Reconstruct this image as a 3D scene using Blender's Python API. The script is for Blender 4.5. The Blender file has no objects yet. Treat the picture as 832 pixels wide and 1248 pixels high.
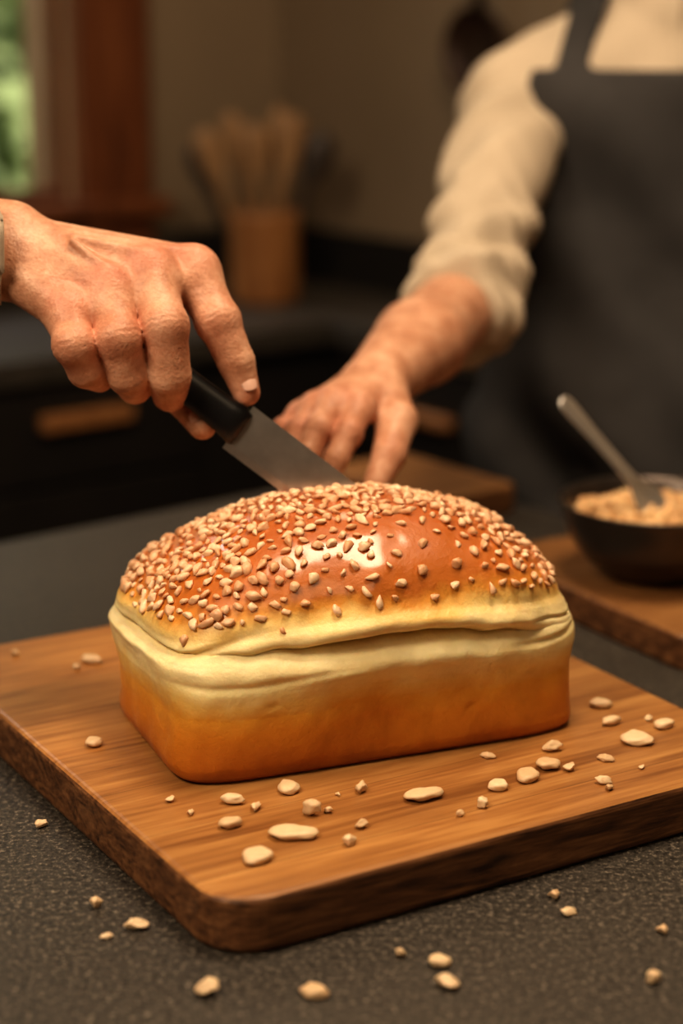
import bpy, math, random
import numpy as np
from mathutils import Vector, Matrix, noise
random.seed(7); rng=np.random.default_rng(7)
F32=np.float32
TOP=0.90; BT=0.935
scn=bpy.context.scene

# ------------------------------------------------------------------ materials
def mk(name):
    m=bpy.data.materials.new(name); m.use_nodes=True
    nt=m.node_tree; b=nt.nodes['Principled BSDF']
    return m,nt,b
def ramp(nt,stops,interp='LINEAR'):
    r=nt.nodes.new('ShaderNodeValToRGB'); cr=r.color_ramp; cr.interpolation=interp
    while len(cr.elements)<len(stops): cr.elements.new(0.5)
    for e,(p,c) in zip(cr.elements,stops):
        e.position=p; e.color=(*c,1)
    return r
def mapping(nt,scale=(1,1,1),src='Object',rot=(0,0,0)):
    tc=nt.nodes.new('ShaderNodeTexCoord'); mp=nt.nodes.new('ShaderNodeMapping')
    mp.inputs['Scale'].default_value=scale; mp.inputs['Rotation'].default_value=rot
    nt.links.new(tc.outputs[src],mp.inputs['Vector']); return mp
def noise_n(nt,vec,scale,detail=4,rough=.5):
    n=nt.nodes.new('ShaderNodeTexNoise'); n.inputs['Scale'].default_value=scale
    n.inputs['Detail'].default_value=detail; n.inputs['Roughness'].default_value=rough
    nt.links.new(vec,n.inputs['Vector']); return n
def bump(nt,b,h,strength=.3,dist=.002):
    n=nt.nodes.new('ShaderNodeBump'); n.inputs['Strength'].default_value=strength; n.inputs['Distance'].default_value=dist
    nt.links.new(h,n.inputs['Height']); nt.links.new(n.outputs['Normal'],b.inputs['Normal']); return n
def math_n(nt,op,a,b=None,clamp=False):
    n=nt.nodes.new('ShaderNodeMath'); n.operation=op; n.use_clamp=clamp
    for i,v in enumerate((a,b)):
        if v is None: continue
        if isinstance(v,(int,float)): n.inputs[i].default_value=v
        else: nt.links.new(v,n.inputs[i])
    return n.outputs[0]
def mixc(nt,fac,a,b,mode='MIX'):
    n=nt.nodes.new('ShaderNodeMix'); n.data_type='RGBA'; n.blend_type=mode
    for idx,v in ((0,fac),(6,a),(7,b)):
        if isinstance(v,(int,float)): n.inputs[idx].default_value=v
        elif isinstance(v,tuple): n.inputs[idx].default_value=(*v,1)
        else: nt.links.new(v,n.inputs[idx])
    return n.outputs[2]

def simple(name,col,rough=.6,metal=0,var=.15,scale=20,bmp=0,spec=.5,bscale=None,sheen=0):
    m,nt,b=mk(name); mp=mapping(nt)
    n=noise_n(nt,mp.outputs[0],scale)
    r=ramp(nt,[(.25,tuple(c*(1-var) for c in col)),(.75,tuple(min(1,c*(1+var)) for c in col))])
    nt.links.new(n.outputs[0],r.inputs[0]); nt.links.new(r.outputs[0],b.inputs['Base Color'])
    b.inputs['Roughness'].default_value=rough; b.inputs['Metallic'].default_value=metal
    b.inputs['Specular IOR Level'].default_value=spec
    if sheen: b.inputs['Sheen Weight'].default_value=sheen
    if bmp:
        n2=noise_n(nt,mp.outputs[0],bscale or scale*6); bump(nt,b,n2.outputs[0],bmp,.001)
    return m

def wood(name,dark,mid,light,axis_scale=(3,40,40),rough=.45,planks=0,bmp=.1,coat=0,swirl=1.5,spec=.4):
    m,nt,b=mk(name); mp=mapping(nt,axis_scale)
    w=noise_n(nt,mp.outputs[0],1.0,6,.6); w.inputs['Distortion'].default_value=swirl
    mp2=mapping(nt,tuple(a*6 for a in axis_scale)); w2=noise_n(nt,mp2.outputs[0],1.0,3,.6)
    s=math_n(nt,'ADD',math_n(nt,'MULTIPLY',w.outputs[0],.62),math_n(nt,'MULTIPLY',w2.outputs[0],.38))
    r=ramp(nt,[(.36,dark),(.5,mid),(.63,light)])
    nt.links.new(s,r.inputs[0]); col=r.outputs[0]
    if planks:
        tc=nt.nodes.new('ShaderNodeTexCoord'); sx=nt.nodes.new('ShaderNodeSeparateXYZ'); nt.links.new(tc.outputs['Object'],sx.inputs[0])
        q=math_n(nt,'DIVIDE',sx.outputs[1],planks); fl=math_n(nt,'FLOOR',q)
        wn=nt.nodes.new('ShaderNodeTexWhiteNoise'); wn.noise_dimensions='1D'; nt.links.new(fl,wn.inputs['W'])
        v=math_n(nt,'ADD',math_n(nt,'MULTIPLY',wn.outputs[0],.30),.82)
        hs=nt.nodes.new('ShaderNodeHueSaturation'); nt.links.new(v,hs.inputs['Value']); nt.links.new(col,hs.inputs['Color']); col=hs.outputs[0]
        fr=math_n(nt,'FRACT',q); ln=math_n(nt,'LESS_THAN',fr,.014)
        col=mixc(nt,math_n(nt,'MULTIPLY',ln,.5),col,tuple(c*.4 for c in dark))
    nt.links.new(col,b.inputs['Base Color']); b.inputs['Roughness'].default_value=rough
    b.inputs['Specular IOR Level'].default_value=spec
    if coat: b.inputs['Coat Weight'].default_value=coat; b.inputs['Coat Roughness'].default_value=.3
    if bmp: bump(nt,b,s,bmp,.001)
    return m

# ------------------------------------------------------------------ mesh helpers
def obj_from(name,v,f,mats=(),smooth=True,parent=None,matrix=None):
    me=bpy.data.meshes.new(name); me.from_pydata(v,[],f); me.update()
    for m in mats: me.materials.append(m)
    if smooth: me.polygons.foreach_set('use_smooth',[True]*len(me.polygons))
    o=bpy.data.objects.new(name,me); scn.collection.objects.link(o)
    if matrix is not None: o.matrix_world=matrix
    if parent is not None: o.parent=parent
    return o
def empty(name,loc=(0,0,0)):
    e=bpy.data.objects.new(name,None); e.location=loc; e.empty_display_size=.05; scn.collection.objects.link(e); return e
def prism(name,poly,z0,z1,mats,bevel=0,parent=None,matrix=None,sidemat=0,seg=3):
    n=len(poly); v=[(x,y,z0) for x,y in poly]+[(x,y,z1) for x,y in poly]
    f=[tuple(range(n-1,-1,-1)),tuple(range(n,2*n))]+[(i,(i+1)%n,n+(i+1)%n,n+i) for i in range(n)]
    o=obj_from(name,v,f,mats,False,parent,matrix)
    if sidemat:
        for p in o.data.polygons[2:]: p.material_index=sidemat
    if bevel:
        b=o.modifiers.new('bev','BEVEL'); b.width=bevel; b.segments=seg; b.limit_method='ANGLE'; b.angle_limit=math.radians(50)
    return o
def rrect(w,d,r,seg=10):
    p=[]
    for cx,cy,a0 in ((w/2-r,d/2-r,0),(-w/2+r,d/2-r,90),(-w/2+r,-d/2+r,180),(w/2-r,-d/2+r,270)):
        for i in range(seg+1):
            a=math.radians(a0+90*i/seg); p.append((cx+r*math.cos(a),cy+r*math.sin(a)))
    return p
def lathe(name,prof,mat,seg=48,parent=None,matrix=None):
    v=[];f=[]
    for r,z in prof:
        for i in range(seg):
            a=2*math.pi*i/seg; v.append((r*math.cos(a),r*math.sin(a),z))
    for j in range(len(prof)-1):
        for i in range(seg):
            a=j*seg+i;b=j*seg+(i+1)%seg; f.append((a,b,b+seg,a+seg))
    f.append(tuple(range(seg-1,-1,-1))); n=len(prof)-1; f.append(tuple(range(n*seg,n*seg+seg)))
    return obj_from(name,v,f,[mat],True,parent,matrix)
def loft(rings,close=True):
    n=len(rings[0]); v=[p for r in rings for p in r]; f=[]
    for j in range(len(rings)-1):
        for i in range(n):
            a=j*n+i;b=j*n+(i+1)%n; f.append((a,b,b+n,a+n))
    if close:
        f.append(tuple(range(n-1,-1,-1))); m=(len(rings)-1)*n; f.append(tuple(range(m,m+n)))
    return v,f
def place(x,y,z,rz=0): return Matrix.Translation((x,y,z))@Matrix.Rotation(rz,4,'Z')

# ------------------------------------------------------------------ implicit surfaces (surface nets)
def cap(P,a,b,ra,rb):
    ax,ay,az=a; dx,dy,dz=b[0]-ax,b[1]-ay,b[2]-az; L=dx*dx+dy*dy+dz*dz+1e-12
    x=P[0]-F32(ax);y=P[1]-F32(ay);z=P[2]-F32(az)
    t=np.clip((x*F32(dx)+y*F32(dy)+z*F32(dz))/F32(L),0,1)
    return np.sqrt((x-t*F32(dx))**2+(y-t*F32(dy))**2+(z-t*F32(dz))**2)-(F32(ra)+t*F32(rb-ra))
def sph(P,c,r): return np.sqrt((P[0]-F32(c[0]))**2+(P[1]-F32(c[1]))**2+(P[2]-F32(c[2]))**2)-F32(r)
def ell(P,c,r):
    x=(P[0]-F32(c[0]))/F32(r[0]);y=(P[1]-F32(c[1]))/F32(r[1]);z=(P[2]-F32(c[2]))/F32(r[2])
    k=np.sqrt(x*x+y*y+z*z); g=np.sqrt((x/F32(r[0]))**2+(y/F32(r[1]))**2+(z/F32(r[2]))**2)+F32(1e-6)
    return k*(k-1)/g
def smin(a,b,k):
    h=np.clip(.5+.5*(b-a)/F32(k),0,1); return b+(a-b)*h-F32(k)*h*(1-h)
def surfnet(name,f,lo,hi,h,mats,parent=None,smooth_it=2,flush=None):
    ax=[np.arange(lo[i],hi[i]+h,h,dtype=F32) for i in range(3)]
    P=np.meshgrid(*ax,indexing='ij'); D=f(P).astype(F32); del P
    for a in range(3):
        s=[slice(None)]*3
        for e in (0,-1):
            s[a]=e; D[tuple(s)]=np.maximum(D[tuple(s)],F32(h*.3))
    S=D<0; sh=tuple(n-1 for n in D.shape)
    cnt=np.zeros(sh,np.int8)
    for i in (0,1):
        for j in (0,1):
            for k in (0,1): cnt+=S[i:i+sh[0],j:j+sh[1],k:k+sh[2]]
    act=(cnt>0)&(cnt<8); idx=np.argwhere(act); n=len(idx)
    vid=-np.ones(sh,np.int64); vid[act]=np.arange(n)
    pos=np.zeros((n,3)); c=np.zeros(n)
    for a in range(3):
        o=[x for x in range(3) if x!=a]
        for p in (0,1):
            for q in (0,1):
                o0=np.zeros(3,int); o0[o[0]]=p; o0[o[1]]=q; o1=o0.copy(); o1[a]=1
                i0=idx+o0; i1=idx+o1
                d0=D[i0[:,0],i0[:,1],i0[:,2]]; d1=D[i1[:,0],i1[:,1],i1[:,2]]
                m=(d0<0)!=(d1<0); t=np.where(m,d0/np.where(m,d0-d1,1),0)
                pos+=m[:,None]*(o0+t[:,None]*(o1-o0)); c+=m
    V=np.array(lo)+h*(idx+pos/c[:,None])
    faces=[]
    for a in range(3):
        b,g=(a+1)%3,(a+2)%3
        s0=[slice(None)]*3; s1=[slice(None)]*3; s0[a]=slice(0,-1); s1[a]=slice(1,None)
        A=S[tuple(s0)]; B=S[tuple(s1)]; e=np.argwhere(A!=B)
        e=e[(e[:,b]>0)&(e[:,g]>0)&(e[:,b]<D.shape[b]-1)&(e[:,g]<D.shape[g]-1)]
        ins=A[e[:,0],e[:,1],e[:,2]]
        def cell(db,dg):
            q=e.copy(); q[:,b]+=db; q[:,g]+=dg; return vid[q[:,0],q[:,1],q[:,2]]
        Q=np.stack([cell(-1,-1),cell(0,-1),cell(0,0),cell(-1,0)],1)
        Q[~ins]=Q[~ins][:,::-1]; faces.append(Q)
    Fa=np.concatenate(faces)
    ob=obj_from(name,V.tolist(),Fa.tolist(),mats,True,parent)
    if smooth_it:
        sm=ob.modifiers.new('sm','SMOOTH'); sm.factor=.5; sm.iterations=smooth_it
    if flush is not None:
        w=np.zeros(n)
        for (p,r,amt) in flush:
            w+=amt*np.exp(-((V-np.array(p))**2).sum(1)/(r*r))
        at=ob.data.attributes.new('flush','FLOAT','POINT'); at.data.foreach_set('value',np.clip(w,0,1).astype(F32))
    return ob

# ------------------------------------------------------------------ materials defs
def skin_mat(name='skin'):
    m,nt,b=mk(name); mp=mapping(nt)
    n=noise_n(nt,mp.outputs[0],45,7,.7); r=ramp(nt,[(.32,(.36,.155,.085)),(.5,(.53,.27,.165)),(.68,(.68,.40,.27))])
    nt.links.new(n.outputs[0],r.inputs[0])
    n3=noise_n(nt,mp.outputs[0],260,3,.6); fr=ramp(nt,[(.30,(.72,.58,.50)),(.45,(1,1,1))]); nt.links.new(n3.outputs[0],fr.inputs[0])
    at=nt.nodes.new('ShaderNodeAttribute'); at.attribute_name='flush'
    col=mixc(nt,math_n(nt,'MULTIPLY',at.outputs['Fac'],.66,True),r.outputs[0],(.60,.17,.11))
    col=mixc(nt,.45,col,fr.outputs[0],'MULTIPLY')
    nt.links.new(col,b.inputs['Base Color'])
    b.inputs['Roughness'].default_value=.48; b.inputs['Subsurface Weight'].default_value=.06
    b.inputs['Specular IOR Level'].default_value=.42
    b.inputs['Subsurface Radius'].default_value=(1,.35,.2); b.inputs['Subsurface Scale'].default_value=.004
    v=nt.nodes.new('ShaderNodeTexVoronoi'); v.inputs['Scale'].default_value=480; nt.links.new(mp.outputs[0],v.inputs['Vector'])
    n2=noise_n(nt,mp.outputs[0],90,6,.65)
    mp2=mapping(nt,(60,420,160),rot=(.3,.5,.9)); n4=noise_n(nt,mp2.outputs[0],1.0,3,.6)
    h=math_n(nt,'ADD',math_n(nt,'MULTIPLY',v.outputs[0],.30),n2.outputs[0]); h=math_n(nt,'ADD',h,math_n(nt,'MULTIPLY',n4.outputs[0],.45))
    bump(nt,b,h,.55,.0014)
    return m
SKIN=skin_mat()
NAIL=simple('nail',(.72,.45,.35),.28,0,.05,30)
SHIRT=simple('cream_linen',(.50,.41,.31),.85,0,.10,12,.3,.3,900)
APRON=simple('apron_canvas',(.050,.047,.047),.9,0,.25,12,.4,.2,700)
JEANS=simple('denim',(.045,.06,.10),.9,0,.3,40,.3,.2,900)
HAIR=simple('hair',(.05,.03,.02),.6,0,.4,60,.5)
WHITE=simple('eye_white',(.8,.78,.74),.2,0,.02)
LIP=simple('lip',(.5,.2,.16),.5)
SHOE=simple('shoe_leather',(.03,.02,.015),.4)
BLACK=simple('handle_black',(.008,.008,.009),.33,0,.1,80,.05)
STEEL=simple('brushed_steel',(.56,.54,.52),.30,.9,.15,60,.05)
STEEL2=simple('spoon_steel',(.85,.82,.78),.3,.9,.08,30)
PEWTER=simple('pewter_bowl_metal',(.085,.068,.058),.33,.8,.25,25,.15)
def counter_mat():
    m,nt,b=mk('speckled_stone'); mp=mapping(nt)
    n=noise_n(nt,mp.outputs[0],270,3,.85); n2=noise_n(nt,mp.outputs[0],11,4,.6)
    r=ramp(nt,[(.36,(.009,.0075,.006)),(.47,(.038,.032,.026)),(.56,(.060,.050,.040)),(.65,(.23,.19,.145))])
    nt.links.new(n.outputs[0],r.inputs[0])
    v=nt.nodes.new('ShaderNodeTexVoronoi'); v.inputs['Scale'].default_value=175; nt.links.new(mp.outputs[0],v.inputs['Vector'])
    dk=math_n(nt,'LESS_THAN',v.outputs['Distance'],.25)
    c=mixc(nt,math_n(nt,'MULTIPLY',dk,.65),r.outputs[0],(.010,.008,.007))
    c=mixc(nt,math_n(nt,'MULTIPLY',n2.outputs[0],.35),c,(.026,.022,.018))
    nt.links.new(c,b.inputs['Base Color'])
    rr=ramp(nt,[(.3,(.40,)*3),(.7,(.65,)*3)]); nt.links.new(n.outputs[0],rr.inputs[0]); nt.links.new(rr.outputs[0],b.inputs['Roughness'])
    b.inputs['Specular IOR Level'].default_value=.38
    bump(nt,b,n.outputs[0],.38,.001); return m
STONE=counter_mat()
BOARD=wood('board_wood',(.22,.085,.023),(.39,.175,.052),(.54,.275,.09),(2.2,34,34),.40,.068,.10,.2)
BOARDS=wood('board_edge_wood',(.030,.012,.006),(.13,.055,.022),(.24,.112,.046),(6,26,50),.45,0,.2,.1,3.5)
BOARD2=wood('board_wood_dark',(.14,.055,.017),(.23,.105,.035),(.30,.145,.05),(3,34,34),.5,0,.08)
CROCKW=wood('crock_wood',(.20,.08,.026),(.32,.14,.047),(.42,.20,.075),(30,30,3),.5)
UTW=wood('utensil_wood',(.18,.09,.038),(.27,.15,.065),(.36,.21,.10),(30,30,3),.6)
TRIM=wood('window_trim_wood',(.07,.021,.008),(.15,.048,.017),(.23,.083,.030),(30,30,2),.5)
JAMB=wood('lit_jamb_wood',(.28,.16,.085),(.38,.24,.14),(.46,.30,.18),(30,30,2),.5)  # paler than the trim: daylight on the jamb is put into the wood colour
CAB=simple('cabinet_dark',(.013,.010,.008),.55,0,.25,8)
BACKSP=simple('backsplash_stone',(.018,.016,.014),.45,0,.3,60)
PLASTER=simple('warm_plaster',(.23,.172,.115),.9,0,.07,4,.15,.3,60)
FLOORM=wood('floor_wood',(.05,.025,.012),(.09,.045,.02),(.13,.07,.03),(2,20,20),.5,.12)
CEIL=simple('ceiling_paint',(.42,.36,.29),.9)
PULL=wood('pull_wood',(.20,.08,.025),(.32,.14,.05),(.40,.19,.07),(3,40,40),.5)
IRON=simple('aged_copper_pan',(.045,.022,.013),.5,.4,.3,30)
CERAM=simple('ceramic_green',(.11,.14,.11),.3)
def nut_mat(name,a,b_,rough=.5,sss=.1):
    m,nt,b=mk(name); g=nt.nodes.new('ShaderNodeNewGeometry')
    r=ramp(nt,[(0,a),(1,b_)]); nt.links.new(g.outputs['Random Per Island'],r.inputs[0])
    mp=mapping(nt); n=noise_n(nt,mp.outputs[0],260,4,.7)
    c=mixc(nt,math_n(nt,'MULTIPLY',n.outputs[0],.42),r.outputs[0],tuple(x*.45 for x in a))
    nt.links.new(c,b.inputs['Base Color']); b.inputs['Roughness'].default_value=rough
    b.inputs['Subsurface Weight'].default_value=sss; b.inputs['Subsurface Scale'].default_value=.003
    bump(nt,b,n.outputs[0],.5,.001); return m
NUT=nut_mat('toasted_nut',(.74,.38,.19),(.98,.70,.46),.34,.05)
NUTG=nut_mat('golden_nut',(.66,.38,.17),(.88,.60,.32),.45,.05)
NUTP=nut_mat('pale_almond',(.68,.45,.25),(.88,.66,.42),.5,.05)
def loaf_mat():
    m,nt,b=mk('baked_bread_crust'); tc=nt.nodes.new('ShaderNodeTexCoord'); sx=nt.nodes.new('ShaderNodeSeparateXYZ')
    nt.links.new(tc.outputs['Object'],sx.inputs[0]); mp=mapping(nt)
    nA=noise_n(nt,mp.outputs[0],13,3,.5); nB=noise_n(nt,mp.outputs[0],60,4,.65); nD=noise_n(nt,mp.outputs[0],24,5,.65)
    d=math_n(nt,'ADD',math_n(nt,'MULTIPLY',math_n(nt,'SUBTRACT',nA.outputs[0],.5),.034),math_n(nt,'MULTIPLY',math_n(nt,'SUBTRACT',nB.outputs[0],.5),.012))
    z=math_n(nt,'ADD',sx.outputs[2],d)
    xx=math_n(nt,'MULTIPLY',math_n(nt,'MULTIPLY',sx.outputs[0],sx.outputs[0]),.45)
    gz=nt.nodes.new('ShaderNodeMapRange'); nt.links.new(sx.outputs[2],gz.inputs[0]); gz.inputs[1].default_value=.07; gz.inputs[2].default_value=.095
    z=math_n(nt,'ADD',z,math_n(nt,'MULTIPLY',xx,gz.outputs[0]))
    t=math_n(nt,'DIVIDE',z,.16,True)
    r=ramp(nt,[(0,(.30,.080,.008)),(.07,(.50,.155,.014)),(.20,(.68,.255,.025)),(.285,(.78,.37,.05)),(.345,(.86,.58,.18)),(.40,(.92,.75,.37)),(.50,(.94,.80,.46)),(.60,(.92,.75,.39)),(.65,(.85,.58,.20)),(.69,(.70,.31,.05)),(.74,(.50,.15,.017)),(1,(.40,.095,.010))])
    nt.links.new(t,r.inputs[0])
    mot=ramp(nt,[(.36,(.72,.55,.38)),(.58,(1,1,1))]); nt.links.new(nD.outputs[0],mot.inputs[0])
    col=mixc(nt,.33,r.outputs[0],mot.outputs[0],'MULTIPLY')
    nt.links.new(col,b.inputs['Base Color'])
    top=nt.nodes.new('ShaderNodeMapRange'); nt.links.new(t,top.inputs[0]); top.inputs[1].default_value=.66; top.inputs[2].default_value=.74
    nt.links.new(math_n(nt,'MULTIPLY',top.outputs[0],.85),b.inputs['Coat Weight']); b.inputs['Coat Roughness'].default_value=.15
    b.inputs['Roughness'].default_value=.44; b.inputs['Subsurface Weight'].default_value=.12
    b.inputs['Subsurface Radius'].default_value=(1,.5,.2); b.inputs['Subsurface Scale'].default_value=.009
    nC=noise_n(nt,mp.outputs[0],230,5,.75)
    bump(nt,b,math_n(nt,'ADD',math_n(nt,'MULTIPLY',nC.outputs[0],.45),math_n(nt,'ADD',nB.outputs[0],nD.outputs[0])),.46,.0024)
    return m
LOAF=loaf_mat()

# ------------------------------------------------------------------ island
th=math.radians(38.5); U=Vector((math.cos(th),math.sin(th))); R=Vector((U.y,-U.x))
K=Vector((.06,2.09))
def isl(l,r): p=K-U*l+R*r; return (p.x,p.y)
isle=empty('kitchen_island')
prism('countertop',[isl(0,0),isl(1.05,0),isl(1.05,1.7),isl(0,1.7)],TOP-.04,TOP,[STONE],.004,isle)
prism('cabinet_base',[isl(.05,.05),isl(1.0,.05),isl(1.0,1.65),isl(.05,1.65)],.08,TOP-.04,[CAB],.002,isle)
prism('plinth',[isl(.1,.1),isl(.95,.1),isl(.95,1.6),isl(.1,1.6)],0,.08,[CAB],0,isle)

# ------------------------------------------------------------------ boards
def slab(name,w,d,t,x,y,z,rz,mats,r=.035,bev=.006):
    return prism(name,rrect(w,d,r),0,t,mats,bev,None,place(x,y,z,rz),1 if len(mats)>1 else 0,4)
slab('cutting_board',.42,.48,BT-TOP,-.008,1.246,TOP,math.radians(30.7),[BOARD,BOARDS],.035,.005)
slab('serving_board',.20,.29,.03,.2866,1.5716,TOP,math.radians(30),[BOARD2,BOARDS],.02,.004)
slab('wooden_trivet_board',.12,.19,.03,.08,1.925,TOP,math.radians(38.5),[BOARD2,BOARDS],.015,.004)

# ------------------------------------------------------------------ loaf
LA,LB=.1445,.0900
loafM=place(.0010,1.2235,BT,math.radians(22))
side=[(0,-.008,8),(.001,-.004,8),(.004,-.0012,8),(.010,.000,8),(.022,.0003,7.5),(.034,.0008,7),(.044,.0016,6.4),(.052,.0036,5.8),(.060,.0052,5.3),(.068,.0054,5.0),(.076,.0045,4.8),(.084,.0035,4.6),(.092,.0032,4.4),(.099,.0016,4.2),(.103,-.0005,4.1)]
def sstep(a,b,x):
    t=max(0,min(1,(x-a)/(b-a))); return t*t*(3-2*t)
def loaf_point(th_,lev):
    c,s=math.cos(th_),math.sin(th_)
    if lev<=1:
        u=lev*(len(side)-1); i=min(int(u),len(side)-2); f=u-i
        a0,a1=side[i],side[i+1]; z=a0[0]+f*(a1[0]-a0[0]); o=a0[1]+f*(a1[1]-a0[1]); n=a0[2]+f*(a1[2]-a0[2]); k=1
    else:
        ph=(lev-1)*math.pi/2; k=math.cos(ph); z=.103+.0545*math.sin(ph)**.95; o=-.0005*k; n=4.1-1.9*(lev-1)**.7
    r=(abs(c)**n+abs(s)**n)**(-1/n)
    x=(LA*k+o)*r*c; y=(LB*k+o)*r*s
    q=Vector((x,y,z))
    zs=.0850-.0068*(x/LA)+.0022*math.sin(x*38+.6)+.0022*noise.noise(Vector((x*55,1,2)))
    front=sstep(.45,.8,-s)
    w=front*(.30+.70*sstep(-.10,-.055,x)+.25*noise.noise(Vector((x*24,7,1))))*(1-.93*sstep(.065,.115,x))
    w=max(w,.60*sstep(.75,.97,-c),.08*sstep(.75,.97,c),.2*max(0,s))
    dz=z-zs
    seam=-.0150*w*math.exp(-(dz/.0034)**2)+.0078*w*math.exp(-((dz-.0115)/.0085)**2)+.0068*w*math.exp(-((dz+.0145)/.0095)**2)
    fold=-.0038*math.exp(-((z-.097-.004*math.sin(x*50))/.0028)**2)*sstep(-.06,-.13,x)*sstep(-.2,.5,-s)
    fold+=-.0020*math.exp(-((z-.069-.003*math.sin(x*31+2))/.0026)**2)*front*sstep(.00,-.09,x)
    fold+=-.0026*math.exp(-((z-.072-.003*math.sin(x*44))/.0022)**2)*front*sstep(.07,.11,x)
    fold+=-.0022*math.exp(-((z-.086-.003*math.sin(x*70))/.002)**2)*sstep(.085,.12,x)
    for px,pz in ((.055,.030),(-.085,.052),(.10,.05)):
        fold+=-.0022*math.exp(-(((x-px)/.0028)**2+((z-pz)/.0028)**2))*front
    d=noise.noise(q*13)*.0055+noise.noise(q*34)*.0020+noise.noise(q*85)*.0006
    amt=1 if z>.012 else z/.012
    d=d*amt+seam+fold
    x+=d*c*(abs(c)**.3); y+=d*s*(abs(s)**.3)
    z0=z
    if z0>.09: z+=noise.noise(Vector((x*15,y*15,5)))*.006*sstep(.09,.12,z0)
    if z0>.05: z+=.55*min(0,seam)*(-1 if dz<0 else .3)*math.exp(-(dz/.01)**2)
    z-=.014*(min(1,abs(x)/LA)**2)*sstep(.07,.10,z0)
    return Vector((x,y,z))
def make_loaf():
    nt_=340; levs=[i/110 for i in range(111)]+[1+i/60 for i in range(1,60)]
    rings=[]
    for l in levs: rings.append([tuple(loaf_point(2*math.pi*i/nt_,l)) for i in range(nt_)])
    v,f=loft(rings,False); f.append(tuple(range(nt_-1,-1,-1)))
    v.append((0,0,loaf_point(0,1.999).z)); t=len(v)-1; m=(len(levs)-1)*nt_
    for i in range(nt_): f.append((m+i,m+(i+1)%nt_,t))
    return obj_from('loaf_of_bread',v,f,[LOAF],True,None,loafM)
loaf=make_loaf()

# nut pieces -----------------------------------------------------------------
import bmesh
def nut_templates(k,flat=.55,sub=2):
    T=[]
    for _ in range(k):
        bm=bmesh.new(); bmesh.ops.create_icosphere(bm,subdivisions=sub,radius=1)
        sx,sy,sz=random.uniform(.85,1.35),random.uniform(.6,.9),random.uniform(flat*.75,flat*1.25); off=Vector((random.random()*50,0,0))
        planes=[(Vector((random.uniform(-1,1),random.uniform(-1,1),random.uniform(-.6,.8))).normalized(),random.uniform(.4,.75)) for _ in range(6)]
        for vv in bm.verts:
            p=vv.co.copy()
            for n_,d_ in planes:
                e=p.dot(n_)-d_
                if e>0: p-=n_*e*.92
            p*=1+noise.noise(p*2+off)*.25
            vv.co=Vector((p.x*sx,p.y*sy,p.z*sz))
        T.append(([v_.co.copy() for v_ in bm.verts],[[v_.index for v_ in f_.verts] for f_ in bm.faces])); bm.free()
    return T
TPL=nut_templates(18)
def scatter_mesh(name,items,tpls,mats,parent=None,matrix=None):
    V=[];Fc=[]
    for (M,ti) in items:
        vs,fs=tpls[ti]; b=len(V)
        V+= [tuple(M@p) for p in vs]; Fc+=[[i+b for i in f] for f in fs]
    return obj_from(name,V,Fc,mats,True,parent,matrix)
items=[]; grid={}
for tries in range(20000):
    t=random.random()*2*math.pi
    lev=1+2/math.pi*math.acos(math.sqrt(random.random())) if random.random()<.95 else random.uniform(.97,1.08)
    p=loaf_point(t,lev)
    lim=.110-.012*(abs(p.x)/LA)**2
    if p.z<lim and random.random()<.985: continue
    dmin=.0062+.0016*noise.noise(Vector((p.x*45,p.y*45,9)))
    if p.y<-.008 and p.z<.152:
        e=max(0,1-((p.x-.02)/.105)**2)
        dmin+=e*(.0014+.009*max(0,noise.noise(Vector((p.x*19,p.y*19,3)))+.10))
    g=(int(p.x//.015),int(p.y//.015),int(p.z//.015))
    near=[q for a in (-1,0,1) for b_ in (-1,0,1) for c_ in (-1,0,1) for q in grid.get((g[0]+a,g[1]+b_,g[2]+c_),())]
    if any((p-q).length<dmin for q in near): continue
    grid.setdefault(g,[]).append(p)
    pu=loaf_point(t+.01,lev); pv=loaf_point(t,min(lev+.01,1.999)); n=(pu-p).cross(pv-p)
    if n.length<1e-12: n=Vector((0,0,1))
    n.normalize()
    if n.z<0 and lev>1: n=-n
    size=random.uniform(.0029,.0057)
    q=n.to_track_quat('Z','Y').to_matrix().to_4x4()@Matrix.Rotation(random.random()*6.28,4,'Z')@Matrix.Rotation(random.uniform(-.5,.5),4,'X')
    M=Matrix.Translation(p+n*size*.26)@q@Matrix.Diagonal((size,size*random.uniform(.75,1.05),size*.9,1))
    items.append((M,random.randrange(18)))
top=scatter_mesh('chopped_nut_topping',items,TPL,[NUT]); top.parent=loaf
print('nuts',len(items))

# loose almonds ------------------------------------------------------------
onb=[(-.1647,1.1663,11,14),(-.1059,1.0760,8,7),(-.0922,1.0566,6,9),(-.0671,1.0736,14,12),(-.0529,1.0638,9,12),(-.0666,1.0389,14,12),(-.0330,1.0911,13,20),(-.0283,1.0252,28,22),(-.0484,.9943,17,24),(-.0190,1.0566,13,12),(-.0080,1.0590,6,8),(.0124,1.0898,9,13),(-.0021,1.0848,4,6),(.0118,1.0378,7,8),(.0053,1.0139,12,10),(.0516,1.0810,25,20),(.0725,1.0542,6,10),(.0859,1.0675,8,12),(.0988,1.0949,12,16),(.1189,1.1103,14,22),(.1339,1.1289,15,21),(.1473,1.1249,10,11),(.1392,1.1577,12,9),(.0957,1.1450,8,8),(.1824,1.2370,15,12),(.1853,1.2045,14,10),(.1979,1.1721,21,24),(.2204,1.1985,14,12),(.1721,1.1399,9,10),(.1662,1.1040,9,12),(.1684,1.0937,7,8),(.2119,1.2120,5,6),(.1943,1.1277,5,6),(-.2475,1.3432,8,8),(-.1872,1.3286,16,12),(-.1969,1.3142,8,8)]
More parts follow.
